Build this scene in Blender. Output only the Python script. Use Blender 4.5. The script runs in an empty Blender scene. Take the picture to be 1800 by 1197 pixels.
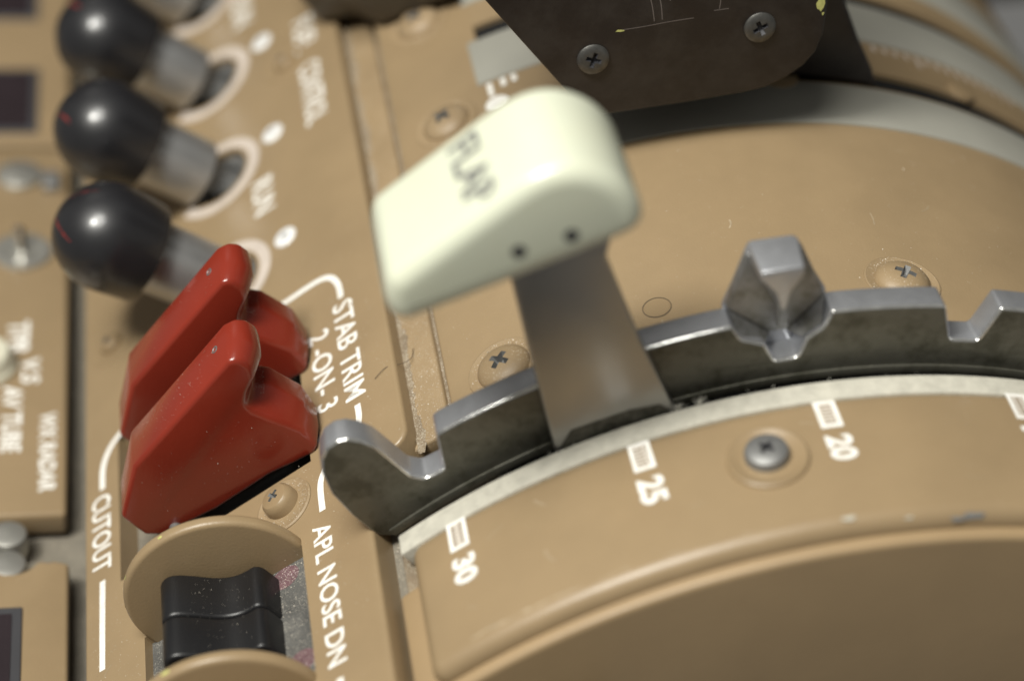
import bpy, bmesh, math, random
from mathutils import Vector, Matrix

random.seed(7)
MM = 0.001
PI = math.pi
scene = bpy.context.scene
C = scene.collection

# ------------------------------------------------------------------ camera
cam_d = bpy.data.cameras.new('camera')
cam = bpy.data.objects.new('camera', cam_d); C.objects.link(cam)
scene.camera = cam
RT = Vector((.98760, -.15698, 0.0)); UP = Vector((.10241, .64425, .75792)); FW = Vector((.11898, .74853, -.65234))
m = Matrix(((RT.x, UP.x, -FW.x), (RT.y, UP.y, -FW.y), (RT.z, UP.z, -FW.z))).to_4x4()
m.translation = Vector((-101.6, -265.0, 381.0)) * MM
cam.matrix_world = m
cam_d.sensor_width = 36; cam_d.lens = 72
cam_d.clip_start = 0.01; cam_d.clip_end = 20
cam_d.dof.use_dof = True
cam_d.dof.focus_distance = 0.400
cam_d.dof.aperture_fstop = 6.3

# ------------------------------------------------------------------ light
world = bpy.data.worlds.new('World'); scene.world = world
world.use_nodes = True
bg = world.node_tree.nodes['Background']
bg.inputs[0].default_value = (1.0, .98, .92, 1); bg.inputs[1].default_value = .165

def lamp(name, loc, target, size, power, col):
    d = bpy.data.lights.new(name, 'AREA'); d.shape = 'DISK'; d.size = size; d.energy = power; d.color = col
    o = bpy.data.objects.new(name, d); C.objects.link(o)
    o.location = Vector(loc) * MM
    o.rotation_euler = (Vector(target) * MM - o.location).to_track_quat('-Z', 'Y').to_euler()
    return o
lamp('dome_lamp', (-470, -190, 945), (-50, 20, 130), .19, 7.2, (1.0, .98, .905))
lamp('ceiling_light', (-320, -190, 1110), (-30, 40, 125), .46, 9.2, (1.0, .98, .91))

vs = scene.view_settings
vs.view_transform = 'Standard'; vs.look = 'None'; vs.exposure = 0; vs.gamma = 1
vs.use_curve_mapping = False
scene.render.engine = 'CYCLES'

# ------------------------------------------------------------------ materials
def mat(name, base, rough=.45, metal=0.0, var=.10, vscale=18.0, bump=.06, bscale=.35, dust=0.0, dcol=(.62, .56, .46), dscale=.5, spec=.5, coat=0.0, crough=.03, tint=None, tint_amt=0.0, tscale=5.0, scratch=0.0):
    """var: tone variation over vscale mm; bump over bscale mm; dust: share of pale specks of dscale mm"""
    M = bpy.data.materials.new(name); M.use_nodes = True
    nt = M.node_tree; N = nt.nodes; L = nt.links
    b = N['Principled BSDF']
    b.inputs['Roughness'].default_value = rough; b.inputs['Metallic'].default_value = metal
    b.inputs['Specular IOR Level'].default_value = spec; b.inputs['Coat Weight'].default_value = coat; b.inputs['Coat Roughness'].default_value = crough
    tc = N.new('ShaderNodeTexCoord')
    def noise(sc, detail=3, rgh=.55):
        n = N.new('ShaderNodeTexNoise'); n.inputs['Scale'].default_value = 1000.0 / sc
        n.inputs['Detail'].default_value = detail; n.inputs['Roughness'].default_value = rgh
        L.new(tc.outputs['Object'], n.inputs['Vector']); return n
    def ramp(src, a, c, ca=(0, 0, 0, 1), cb=(1, 1, 1, 1)):
        r = N.new('ShaderNodeValToRGB'); r.color_ramp.elements[0].position = a; r.color_ramp.elements[1].position = c
        r.color_ramp.elements[0].color = ca; r.color_ramp.elements[1].color = cb
        L.new(src, r.inputs[0]); return r
    def mix(fac, a, c):
        x = N.new('ShaderNodeMix'); x.data_type = 'RGBA'
        if hasattr(fac, 'links'): L.new(fac, x.inputs[0])
        else: x.inputs[0].default_value = fac
        for i, v in ((6, a), (7, c)):
            if hasattr(v, 'links'): L.new(v, x.inputs[i])
            else: x.inputs[i].default_value = (*v, 1)
        return x.outputs[2]
    n1 = noise(vscale)
    lo = tuple(v * (1 - var) for v in base); hi = tuple(min(1, v * (1 + var)) for v in base)
    r1 = ramp(n1.outputs[0], .3, .7, (*lo, 1), (*hi, 1))
    col = r1.outputs[0]
    if tint:
        n3 = noise(tscale, 6, .7)
        r3 = ramp(n3.outputs[0], .42, .62)
        mm_ = N.new('ShaderNodeMath'); mm_.operation = 'MULTIPLY'; mm_.inputs[1].default_value = tint_amt
        L.new(r3.outputs[0], mm_.inputs[0])
        col = mix(mm_.outputs[0], col, tint)
    rr = None
    if dust > 0:
        n2 = noise(dscale, 2, .6)
        n4 = noise(dscale * 14, 3, .6)
        ad = N.new('ShaderNodeMath'); ad.operation = 'MULTIPLY_ADD'; ad.inputs[1].default_value = .35; ad.inputs[2].default_value = -.175
        L.new(n4.outputs[0], ad.inputs[0])
        a2 = N.new('ShaderNodeMath'); a2.operation = 'ADD'; L.new(n2.outputs[0], a2.inputs[0]); L.new(ad.outputs[0], a2.inputs[1])
        th = .78 - .45 * dust
        r2 = ramp(a2.outputs[0], th, th + .06)
        col = mix(r2.outputs[0], col, dcol)
        q = N.new('ShaderNodeMath'); q.operation = 'MULTIPLY_ADD'; q.inputs[1].default_value = .9 - rough; q.inputs[2].default_value = rough
        L.new(r2.outputs[0], q.inputs[0]); rr = q.outputs[0]
    if rr is None:
        n5 = noise(vscale * .35, 4)
        q = N.new('ShaderNodeMath'); q.operation = 'MULTIPLY_ADD'; q.inputs[1].default_value = rough * .5; q.inputs[2].default_value = rough * .75
        L.new(n5.outputs[0], q.inputs[0]); rr = q.outputs[0]
    L.new(rr, b.inputs['Roughness'])
    L.new(col, b.inputs['Base Color'])
    if bump > 0:
        nb = noise(bscale, 3)
        bp = N.new('ShaderNodeBump'); bp.inputs['Strength'].default_value = bump; bp.inputs['Distance'].default_value = bscale * MM
        L.new(nb.outputs[0], bp.inputs['Height'])
        h = bp
        if scratch > 0:
            mp = N.new('ShaderNodeMapping'); mp.inputs['Scale'].default_value = (120, 3500, 1800); mp.inputs['Rotation'].default_value = (.3, .5, .7)
            L.new(tc.outputs['Object'], mp.inputs[0])
            ns = N.new('ShaderNodeTexNoise'); ns.inputs['Scale'].default_value = 1.0; ns.inputs['Detail'].default_value = 2
            L.new(mp.outputs[0], ns.inputs['Vector'])
            b2 = N.new('ShaderNodeBump'); b2.inputs['Strength'].default_value = scratch; b2.inputs['Distance'].default_value = .1 * MM
            L.new(ns.outputs[0], b2.inputs['Height']); L.new(bp.outputs[0], b2.inputs['Normal']); h = b2
        L.new(h.outputs[0], b.inputs['Normal'])
    return M

TAN = (.288, .207, .117)
MT = dict(
    tan=mat('tan_paint', TAN, .37, var=.05, bump=.09, bscale=.55, dust=.10, dscale=.30, dcol=(.5,.42,.31), tint=(.205, .147, .080), tint_amt=.16, tscale=26),
    tan_dusty=mat('tan_paint_dusty', TAN, .5, var=.09, bump=.12, bscale=.5, dust=.32, dscale=.32, dcol=(.46,.38,.28)),
    tan_side=mat('tan_paint_smooth', (.315, .222, .122), .45, var=.05, bump=.05, bscale=.8),
    dusty=mat('settled_dust', (.21, .16, .105), .9, var=.2, vscale=4, bump=.6, bscale=.35, dust=.58, dscale=.30, dcol=(.35, .30, .225)),
    felt=mat('grey_felt', (.50, .48, .41), .9, var=.12, vscale=2.5, bump=.6, bscale=.35, dust=.35, dscale=.22, dcol=(.62, .60, .52), spec=.2),
    seal=mat('grey_seal', (.315, .308, .268), .45, var=.05, bump=.05),
    black=mat('black_void', (.012, .012, .012), .8, bump=0, spec=.2),
    rail=mat('cast_aluminium', (.47, .48, .505), .36, metal=.75, var=.08, vscale=6, bump=.08, bscale=.4, scratch=.12),
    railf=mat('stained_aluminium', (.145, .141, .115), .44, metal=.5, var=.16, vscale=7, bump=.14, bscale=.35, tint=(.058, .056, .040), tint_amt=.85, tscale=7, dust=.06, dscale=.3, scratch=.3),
    railmid=mat('shaded_tarnished_aluminium', (.30, .30, .30), .42, metal=.7, var=.15, vscale=4, bump=.12, bscale=.4, tint=(.12, .115, .09), tint_amt=.7, tscale=4),
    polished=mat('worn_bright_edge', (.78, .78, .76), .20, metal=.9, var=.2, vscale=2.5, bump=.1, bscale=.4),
    blade=mat('lever_metal', (.325, .325, .32), .34, metal=.9, var=.06, bump=.06, tint=(.36, .34, .32), tint_amt=.35, tscale=16, scratch=.15),
    cream=mat('cream_plastic', (.61, .635, .51), .26, var=.025, bump=.03, bscale=.8, coat=.15, tint=(.58,.58,.43), tint_amt=.25, tscale=9, dust=.012, dscale=.3, dcol=(.35,.33,.27)),
    ink=mat('grey_ink', (.08, .08, .09), .6, bump=0, tint=(.5, .5, .42), tint_amt=.35, tscale=1.6),
    hole=mat('pin_hole_dark', (.03, .03, .035), .6, bump=0),
    ring=mat('worn_ring_print', (.54, .47, .41), .55, var=.08, vscale=4, bump=0),
    grime=mat('olive_grime', (.045, .043, .032), .6, metal=.3, var=.35, vscale=2.5, bump=.3, bscale=.4, tint=(.12,.115,.095), tint_amt=.8, tscale=2.4),
    brownl=mat('olive_brown_shade_seam', (.060, .048, .032), .5, var=.1),  # for the plug seam and the added shade block at the top
    rivet=mat('polished_rivet', (.85, .85, .84), .30, metal=.15, var=.12, vscale=1.2, bump=.2, bscale=.8),
    white=mat('white_print', (.84, .83, .79), .55, var=.04, vscale=2, bump=0, tint=(.62, .56, .46), tint_amt=.35, tscale=1.8),
    stipple=mat('stippled_print', (.42, .32, .22), .6, var=.05, bump=0, dust=.62, dscale=.34, dcol=(.72, .66, .56)),
    red=mat('red_plastic', (.215, .025, .013), .22, var=.07, bump=.04, bscale=.9, dust=.035, dscale=.22, dcol=(.55, .30, .24)),
    redstreak=mat('red_streak', (.22, .018, .015), .55, var=.3, vscale=.8, bump=.2, bscale=.3, tint=(.03, .015, .015), tint_amt=.9, tscale=1.0),
    ball=mat('black_knob_plastic', (.012, .012, .014), .40, var=.15, bump=.05, bscale=.25, coat=.45, crough=.15),
    steel=mat('satin_steel', (.46, .465, .47), .36, metal=.82, var=.05, bump=.04),
    darksteel=mat('dull_steel', (.24, .24, .235), .52, metal=.6, var=.1, bump=.08),
    plate_screw=mat('tarnished_screw', (.13, .128, .12), .42, metal=.8, var=.2, vscale=2, bump=.1),
    chrome=mat('bright_steel', (.46, .45, .41), .36, metal=.75, var=.05, bump=.05),
    rubber=mat('black_rubber', (.010, .010, .011), .36, var=.15, bump=.08, bscale=.3, dust=.06, dscale=.34, dcol=(.20, .195, .175)),
    speckle=mat('speckled_grey', (.085, .083, .077), .85, var=.3, vscale=7, bump=.5, bscale=.35, dust=.46, dscale=.30, dcol=(.21, .20, .175)),
    reddot=mat('faded_red_dot', (.125, .065, .072), .8, var=.2, vscale=1.5, bump=.4, bscale=.3, dust=.4, dscale=.3, dcol=(.45, .36, .36)),
    brown=mat('dark_brown_enamel', (.016, .012, .011), .42, var=.15, bump=.06, bscale=.5, tint=(.045, .040, .036), tint_amt=.4, tscale=9),
    chip=mat('primer_chip', (.50, .50, .17), .7, var=.2, vscale=1, bump=0),
    scratch=mat('pale_scratch', (.13, .11, .10), .6, bump=0),
    display=mat('dark_display', (.022, .015, .018), .18, var=.2, bump=0),
    disframe=mat('display_frame', (.055, .055, .060), .45, bump=.05),
    greymetal=mat('grey_recess', (.19, .17, .135), .7, metal=.1, var=.15, vscale=5, bump=.3, bscale=.4, dust=.42, dscale=.4, dcol=(.31, .275, .215)),
    hair=mat('dark_hair', (.06, .045, .03), .6, bump=0),
    fleck=mat('dust_fleck', (.64, .58, .49), .8, bump=0),
    rubbed=mat('rubbed_paint', (.36, .285, .19), .5, var=.2, vscale=1.5, bump=0),
    glint=mat('polished_pin', (.9, .9, .88), .12, metal=1.0, var=.02, bump=0),
    lint=mat('pale_lint', (.60, .58, .50), .9, bump=0),
    ivory=mat('ivory_knob', (.62, .60, .48), .4, var=.03, bump=.02),
)

_n = MT['stipple'].node_tree.nodes; _l = MT['stipple'].node_tree.links
_ck = _n.new('ShaderNodeTexChecker'); _ck.inputs['Scale'].default_value = 1000 / .62
_ck.inputs['Color1'].default_value = (.70, .65, .58, 1); _ck.inputs['Color2'].default_value = (.20, .145, .09, 1)
_mp = _n.new('ShaderNodeMapping'); _mp.inputs['Rotation'].default_value = (0, .06, .78)
_tc = _n.new('ShaderNodeTexCoord'); _l.new(_tc.outputs['Object'], _mp.inputs[0]); _l.new(_mp.outputs[0], _ck.inputs[0])
_l.new(_ck.outputs['Color'], _n['Principled BSDF'].inputs['Base Color'])

# ------------------------------------------------------------------ geometry helpers (all numbers in millimetres)
def V(p): return Vector(p)
TH = math.radians(33); SN, CS = math.sin(TH), math.cos(TH)
def shy(s, h, y): return (s * CS - h * SN, y, s * SN + h * CS)          # sloped panel: along slope, height, across
def bry(b, r, y): t = math.radians(b); return (-r * math.sin(t), y, r * math.cos(t))   # drum: angle aft of top, radius, across
AT = math.radians(-6)
def aft(s, h, y): return (s * math.cos(AT) - h * math.sin(AT), y, s * math.sin(AT) + h * math.cos(AT))
def xz(x, z, y): return (x, y, z)

def tag(o, label, cat, group=None, kind=None):
    if label: o['label'] = label
    if cat: o['category'] = cat
    if group: o['group'] = group
    if kind: o['kind'] = kind
    return o

def thing(name, label, cat, base=(0, 0, 0), group=None):
    o = bpy.data.objects.new(name, None); C.objects.link(o)
    o.empty_display_size = .005
    o.location = V(base) * MM
    return tag(o, label, cat, group)

def link(name, me, mt, parent=None):
    o = bpy.data.objects.new(name, me); C.objects.link(o)
    if mt and not me.materials: me.materials.append(MT[mt] if isinstance(mt, str) else mt)
    if parent: o.parent = parent
    return o

def base_of(parent):
    b = Vector((0, 0, 0)); p = parent
    while p: b += p.location; p = p.parent
    return b

def smooth(me, ang=32):
    me.polygons.foreach_set('use_smooth', [True] * len(me.polygons))
    me.set_sharp_from_angle(angle=math.radians(ang)); me.update()

def bake(o):
    bpy.context.view_layer.update()
    dg = bpy.context.evaluated_depsgraph_get()
    me = bpy.data.meshes.new_from_object(o.evaluated_get(dg))
    o.modifiers.clear(); old = o.data; o.data = me
    bpy.data.meshes.remove(old)
    smooth(me)
    return o

def mk(name, verts, faces, mt, parent=None, bevel=0, seg=3, ang=38, cut=None):
    me = bpy.data.meshes.new(name)
    me.from_pydata([V(v) * MM for v in verts], [], faces)
    bm = bmesh.new(); bm.from_mesh(me)
    bmesh.ops.recalc_face_normals(bm, faces=bm.faces); bm.to_mesh(me); bm.free()
    o = link(name, me, mt, None)
    if bevel > 0:
        b = o.modifiers.new('b', 'BEVEL'); b.width = bevel * MM; b.segments = seg; b.limit_method = 'ANGLE'; b.angle_limit = math.radians(ang)
        b.use_clamp_overlap = True; b.miter_outer = 'MITER_ARC'
    for c in (cut or []):
        k = o.modifiers.new('c', 'BOOLEAN'); k.operation = 'DIFFERENCE'; k.solver = 'EXACT'; k.object = c
    if bevel > 0 or cut: bake(o)
    else: smooth(me)
    for c in (cut or []):
        d = c.data; bpy.data.objects.remove(c); bpy.data.meshes.remove(d)
    if parent:
        o.data.transform(Matrix.Translation(-base_of(parent))); o.parent = parent
    return o

def extr(name, prof, fn, y0, y1, mt, parent=None, bevel=0, seg=3, ang=38, cut=None, prof2=None, secs=None):
    """closed outline prof [(a,b)] pushed from y0 to y1 through the mapping fn(a,b,y); secs lists further outlines [(y, prof)]"""
    S = secs or [(y0, prof), (y1, prof2 or prof)]
    n = len(S[0][1]); k = len(S)
    vs_ = [fn(a, b, y) for y, p in S for a, b in p]
    fs = [tuple(range(n)), tuple(range(k * n - 1, (k - 1) * n - 1, -1))]
    for j in range(k - 1): fs += [(j * n + i, j * n + (i + 1) % n, (j + 1) * n + (i + 1) % n, (j + 1) * n + i) for i in range(n)]
    return mk(name, vs_, fs, mt, parent, bevel, seg, ang, cut)

def slab(name, fn, a0, a1, b0, b1, y0, y1, mt, parent=None, bevel=0, seg=3, cut=None):
    return extr(name, [(a0, b0), (a1, b0), (a1, b1), (a0, b1)], fn, y0, y1, mt, parent, bevel, seg, 38, cut)

def arcband(name, b0, b1, r0, r1, y0, y1, mt, parent=None, bevel=0, seg=3, n=None, cut=None):
    n = n or max(8, int(abs(b1 - b0) / 1.5))
    bs = [b0 + (b1 - b0) * i / n for i in range(n + 1)]
    prof = [(b, r1) for b in bs] + [(b, r0) for b in reversed(bs)]
    # quads for the end faces keep the curved sheet clean
    k = n + 1
    vs_ = [bry(b, r, y) for y in (y0, y1) for b, r in prof]
    N2 = 2 * k; fs = []
    for i in range(n):
        a, c, d, e = i, i + 1, N2 - 2 - i, N2 - 1 - i
        fs.append((a, c, d, e)); fs.append((N2 + e, N2 + d, N2 + c, N2 + a))
    fs += [(i, (i + 1) % N2, N2 + (i + 1) % N2, N2 + i) for i in range(N2)]
    return mk(name, vs_, fs, mt, parent, bevel, seg, 38, cut)

def frame(o, d):
    """matrix (in metres) whose Z is direction d, at point o in mm"""
    d = V(d).normalized(); q = d.to_track_quat('Z', 'Y').to_matrix().to_4x4(); q.translation = V(o) * MM
    return q

def lathe(name, prof, o, d, mt, parent=None, n=32, ang=32):
    """prof [(r,t)] spun about the axis through o along d"""
    vs_, fs = [], []
    for r, t in prof:
        for i in range(n):
            a = 2 * PI * i / n; vs_.append((r * math.cos(a), r * math.sin(a), t))
    for j in range(len(prof) - 1):
        for i in range(n):
            fs.append((j * n + i, j * n + (i + 1) % n, (j + 1) * n + (i + 1) % n, (j + 1) * n + i))
    fs.append(tuple(reversed(range(n)))); fs.append(tuple(range((len(prof) - 1) * n, len(prof) * n)))
    me = bpy.data.meshes.new(name); me.from_pydata([V(v) * MM for v in vs_], [], fs)
    bm = bmesh.new(); bm.from_mesh(me); bmesh.ops.remove_doubles(bm, verts=bm.verts, dist=1e-7)
    bmesh.ops.recalc_face_normals(bm, faces=bm.faces)
    bm.to_mesh(me); bm.free()
    smooth(me, ang)
    ob = link(name, me, mt, None)
    place(ob, frame(o, d), parent)
    return ob

def place(ob, mw, parent):
    if parent:
        ob.parent = parent
        ob.matrix_local = Matrix.Translation(-base_of(parent)) @ mw
    else: ob.matrix_world = mw

def ribbon(name, pts, w, fn, mt, parent, sub=6, closed=False):
    """flat painted line of width w along points given in a panel's own plane; fn(a,b)->xyz"""
    P = [Vector((a, b)) for a, b in pts]
    if sub > 1 and len(P) > 2:
        Q = []
        for i in range(len(P) - 1):
            p0 = P[max(i - 1, 0)]; p1 = P[i]; p2 = P[i + 1]; p3 = P[min(i + 2, len(P) - 1)]
            for k in range(sub):
                t = k / sub
                Q.append(.5 * ((2 * p1) + (p2 - p0) * t + (2 * p0 - 5 * p1 + 4 * p2 - p3) * t * t + (3 * p1 - p0 - 3 * p2 + p3) * t ** 3))
        Q.append(P[-1]); P = Q
    vs_, fs = [], []
    for i, p in enumerate(P):
        d = (P[min(i + 1, len(P) - 1)] - P[max(i - 1, 0)]).normalized(); nn = Vector((-d.y, d.x)) * w / 2
        vs_ += [fn(*(p + nn)), fn(*(p - nn))]
    for i in range(len(P) - 1): fs.append((2 * i, 2 * i + 1, 2 * i + 3, 2 * i + 2))
    return mk(name, vs_, fs, mt, parent)

def disc(name, c, r, fn, mt, parent, n=24, r2=None):
    vs_ = [fn(c[0] + r * math.cos(2 * PI * i / n), c[1] + (r2 or r) * math.sin(2 * PI * i / n)) for i in range(n)]
    return mk(name, vs_, [tuple(range(n))], mt, parent)

def text(name, body, w, h, fn, mt, parent, bold=.018, sub=False):
    """lettering w mm long and h mm tall; fn(u,v) maps reading direction and letter height to xyz"""
    cu = bpy.data.curves.new(name, 'FONT'); cu.body = body; cu.size = 1; cu.offset = bold; cu.resolution_u = 3
    o = bpy.data.objects.new(name, cu); C.objects.link(o)
    bpy.context.view_layer.update()
    dg = bpy.context.evaluated_depsgraph_get()
    me = bpy.data.meshes.new_from_object(o.evaluated_get(dg))
    bpy.data.objects.remove(o); bpy.data.curves.remove(cu)
    xs = [v.co.x for v in me.vertices]; ys = [v.co.y for v in me.vertices]
    x0, x1, y0, y1 = min(xs), max(xs), min(ys), max(ys)
    for v in me.vertices:
        v.co = V(fn((v.co.x - x0) / (x1 - x0) * w, (v.co.y - y0) / (y1 - y0) * h)) * MM
    me.update()
    ob = link(name, me, mt, None)
    if parent: me.transform(Matrix.Translation(-base_of(parent))); ob.parent = parent
    return ob

# a Phillips screw head cut once, shared by all
def screw_mesh(name, prof, size, depth, mt, rmat, n=36):
    o = lathe('screw_tmp', prof, (0, 0, 0), (0, 0, 1), mt, None, n)
    top = max(t for r, t in prof)
    cs = []
    for a in (.35, .35 + PI / 2):
        vs_ = []
        for z, k in ((top - depth, .45), (top + 1, 1.15)):
            for x, y in ((-1, -1), (1, -1), (1, 1), (-1, 1)):
                px, py = x * size * k, y * size * .22 * (k + .25)
                vs_.append((px * math.cos(a) - py * math.sin(a), px * math.sin(a) + py * math.cos(a), z))
        c = mk('cut', vs_, [(3, 2, 1, 0), (4, 5, 6, 7), (0, 1, 5, 4), (1, 2, 6, 5), (2, 3, 7, 6), (3, 0, 4, 7)], None)
        c.data.materials.append(MT[rmat]); cs.append(c)
    for c in cs:
        k = o.modifiers.new('c', 'BOOLEAN'); k.operation = 'DIFFERENCE'; k.solver = 'EXACT'; k.object = c
        k.material_mode = 'TRANSFER'
    bake(o)
    for c in cs: d = c.data; bpy.data.objects.remove(c); bpy.data.meshes.remove(d)
    me = o.data; me.name = name; bpy.data.objects.remove(o)
    return me

DOME = [(0, 2.1), (1.2, 2.05), (2.6, 1.8), (3.8, 1.3), (4.6, .6), (4.9, 0), (4.9, -1.0), (0, -1.0)]
SM_TAN = screw_mesh('tan_dome_screw', DOME, 2.3, 1.5, 'tan_dusty', 'darksteel')
PAN = [(0, 2.6), (1.5, 2.55), (2.6, 2.3), (3.1, 1.8), (3.3, 1.0), (3.3, -.5), (0, -.5)]
SM_PAN = screw_mesh('tan_pan_screw', PAN, 1.5, 1.3, 'tan', 'darksteel')
SLV = [(0, 2.1), (1.8, 2.05), (3.1, 1.85), (3.75, 1.4), (4.05, .6), (4.05, -.8), (0, -.8)]
SM_SLV = screw_mesh('silver_dome_screw', SLV, 1.8, 1.3, 'darksteel', 'hole')
FLT = [(0, .75), (2.4, .72), (3.6, .55), (4.15, .1), (4.2, -.6), (0, -.6)]
SM_FLT = screw_mesh('flat_screw', FLT, 2.5, 1.2, 'plate_screw', 'hole')

def put_screw(me, o, d, parent, roll=0, scale=1, name='screw'):
    ob = bpy.data.objects.new(name, me); C.objects.link(ob)
    place(ob, frame(o, d) @ Matrix.Rotation(roll, 4, 'Z') @ Matrix.Scale(scale, 4), parent)
    return ob

# ================================================================== SETTING
o = arcband('console_underside', 60, -100, 70, 121, -36, 330, 'black'); tag(o, None, None, kind='structure')
o = slab('console_floor', shy, -200, 12, 108, 116, -120, 420, 'black'); tag(o, None, None, kind='structure')
o = mk('cabin_wall', [(-400, 420, -60), (700, 420, -60), (700, 420, 600), (-400, 420, 600)], [(0, 1, 2, 3)], 'brown'); tag(o, None, None, kind='structure')

# ================================================================== FLAP QUADRANT
# near side of the quadrant: rim and flat side
t = thing('quadrant_side', 'plain dark tan curved side of the flap quadrant below the numbers', 'panel', bry(0, 60, -37))
arcband('side_wall', 39.3, -75, 40, 129.9, -38.9, -11, 'tan_side', t, bevel=1.1, seg=4)
arcband('side_foot', 85, 39.5, 20, 124.5, -38.5, -12, 'tan_side', t, bevel=.6, seg=2)

# numbered scale plate
SP_B = bry(10, 131, -20)
scale_plate = thing('flap_scale_plate', 'curved tan scale plate with white flap numbers 30, 25, 20', 'scale plate', SP_B)
plate = arcband('plate', 36.9, -75, 127.0, 133.3, -36.6, -4.4, 'tan', scale_plate, bevel=3.8, seg=7, n=40)
fs = arcband('felt_strip', 37.6, -75, 126, 132.9, -5.2, -.2, 'felt', scale_plate, bevel=.5, seg=2)
fs['label'] = 'pale frayed felt strip along the far edge'
def dr(R):
    return lambda b, y: bry(b, R, y)
def flap_mark(b, y0, body, w, h):
    bw, yl = 1.75, 6.9
    # rectangle outline (four painted strokes as one closed band)
    k = .36; ky = .85
    o_ = [(b + bw / 2, y0), (b - bw / 2, y0), (b - bw / 2, y0 - yl), (b + bw / 2, y0 - yl)]
    i_ = [(b + bw / 2 - k, y0 - ky), (b - bw / 2 + k, y0 - ky), (b - bw / 2 + k, y0 - yl + ky), (b + bw / 2 - k, y0 - yl + ky)]
    vs_ = [bry(q, 133.36, y) for q, y in o_ + i_]
    bx = mk('marker_box', vs_, [(0, 1, 5, 4), (1, 2, 6, 5), (2, 3, 7, 6), (3, 0, 4, 7)], 'white', scale_plate)
    mk('marker_fill', [bry(q, 133.35, y) for q, y in i_], [(0, 1, 2, 3)], 'stipple', scale_plate)
    e = text('flap_number', body, w, h, lambda u, v: bry(b + .98 - v / 133.3 * 57.3, 133.37, y0 - 8.9 - u), 'white', scale_plate, bold=.040)
for b, y0, s_ in ((32.1, -4.9 - .6, '30'), (16.4, -5.9, '25'), (1.75, -5.9, '20'), (-14.2, -5.3, '10')):
    flap_mark(b, y0, s_, 6.3, 4.9)
# big screw in its dished washer
nb = V(bry(7.35, 1, 0))
lathe('screw_cup', [(7.4, -.4), (7.3, .45), (6.9, .75), (6.4, .6), (5.5, .1), (4.4, -.1), (4.0, -.3)], bry(7.35, 133.25, -17.6), nb, 'tan', scale_plate, 40)
put_screw(SM_SLV, bry(7.35, 133.5, -17.0), nb, scale_plate, .4, 1.0)
# worn spots on the near edge of the plate
for b, y, r_, sz, mt in ((-6.2, -36.0, 132.25, 1.5, 'darksteel'), (-4.9, -36.3, 131.95, .9, 'darksteel'), (3.2, -34.6, 133.12, .7, 'felt'), (-1.2, -35.7, 132.5, .5, 'felt')):
    vs_ = []
    for i in range(11):
        a = 2 * PI * i / 11; k = sz * random.uniform(.55, 1.1)
        vs_.append(bry(b + k * math.cos(a) * .85, r_ + .06 + (k * math.sin(a) * .30 if y < -34.9 else 0), y + k * math.sin(a) * (.4 if y < -34.9 else 1)))
    mk('paint_chip', vs_, [tuple(range(11))], mt, scale_plate)

# detent rail
rail = thing('detent_rail', 'grey cast metal detent rail with notches behind the flap lever', 'rail', bry(12, 130, 7))
R0 = 145.5
def arcpts(b0, b1, r, step=1.2):
    n = max(1, int(abs(b1 - b0) / step)); return [(b0 + (b1 - b0) * i / n, r) for i in range(n + 1)]
top = [(38.8, 129.5), (39.6, 131.5), (39.75, 134.5), (39.6, 139.7), (39.1, 146.5), (38.2, 151.8), (37.4, 154.4), (36.5, 155.9), (35.6, 156.0), (34.9, 155.0), (34.35, 153.0), (33.95, 150), (33.85, 145.2), (33.75, 139.6), (33.1, 137.3), (31.45, 137.0), (30.05, 145.3)]
top += arcpts(29.3, 7.5, R0)
top += [(6.9, 142.0), (5.2, 139.9), (4.4, 135.4), (2.6, 135.5), (2.0, 139.7), (.75, 142.0)]
top += arcpts(.3, -8.2, R0)
top += [(-9.5, 137.6), (-11.8, 137.6)]
top += arcpts(-12.5, -60, R0)
prof = top + [(b, 129.5) for b in [-60 + i * 2.0 for i in range(49)]]
body = extr('rail_body', prof, bry, 4.0, 10.0, 'rail', rail, bevel=.6, seg=4, ang=20)
# the face toward the camera is stained darker than the worn upper edges
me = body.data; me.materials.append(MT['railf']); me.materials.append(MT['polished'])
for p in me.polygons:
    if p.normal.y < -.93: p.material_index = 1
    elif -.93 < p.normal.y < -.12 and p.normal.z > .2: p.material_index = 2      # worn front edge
arcband('lower_flange', 38.7, -60, 129.7, 131.7, 3.65, 4.3, 'railf', rail, bevel=.2, seg=2)
# gate: sloping back plate with a wedge-shaped post in the notch
bp_ = [(7.75, 145.9), (6.9, 150.5), (5.75, 158.4), (5.5, 159.1), (2.7, 158.9), (2.4, 158.2), (1.1, 150.5), (.15, 146.2), (.5, 142), (2.4, 134), (4.6, 134), (7.3, 142)]
extr('gate_back', bp_, bry, 9.3, 10.8, 'rail', rail, bevel=.4, seg=3)
pf = [(5.55, 158.6), (2.75, 158.6), (2.72, 156.7), (3.05, 155.2), (3.5, 153.4), (3.85, 149.6), (4.05, 149.0), (4.25, 149.6), (4.6, 153.4), (5.1, 155.2), (5.55, 156.7)]
pb = [(5.7, 159.2), (2.45, 159.1), (2.4, 156.4), (2.7, 154.0), (3.2, 151.5), (3.7, 147.6), (4.05, 147.0), (4.4, 147.6), (4.9, 151.5), (5.4, 154.0), (5.72, 156.4)]
extr('gate_post', pf, bry, 1.9, 9.8, 'rail', rail, bevel=.42, seg=3, ang=24, prof2=pb)
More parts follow.
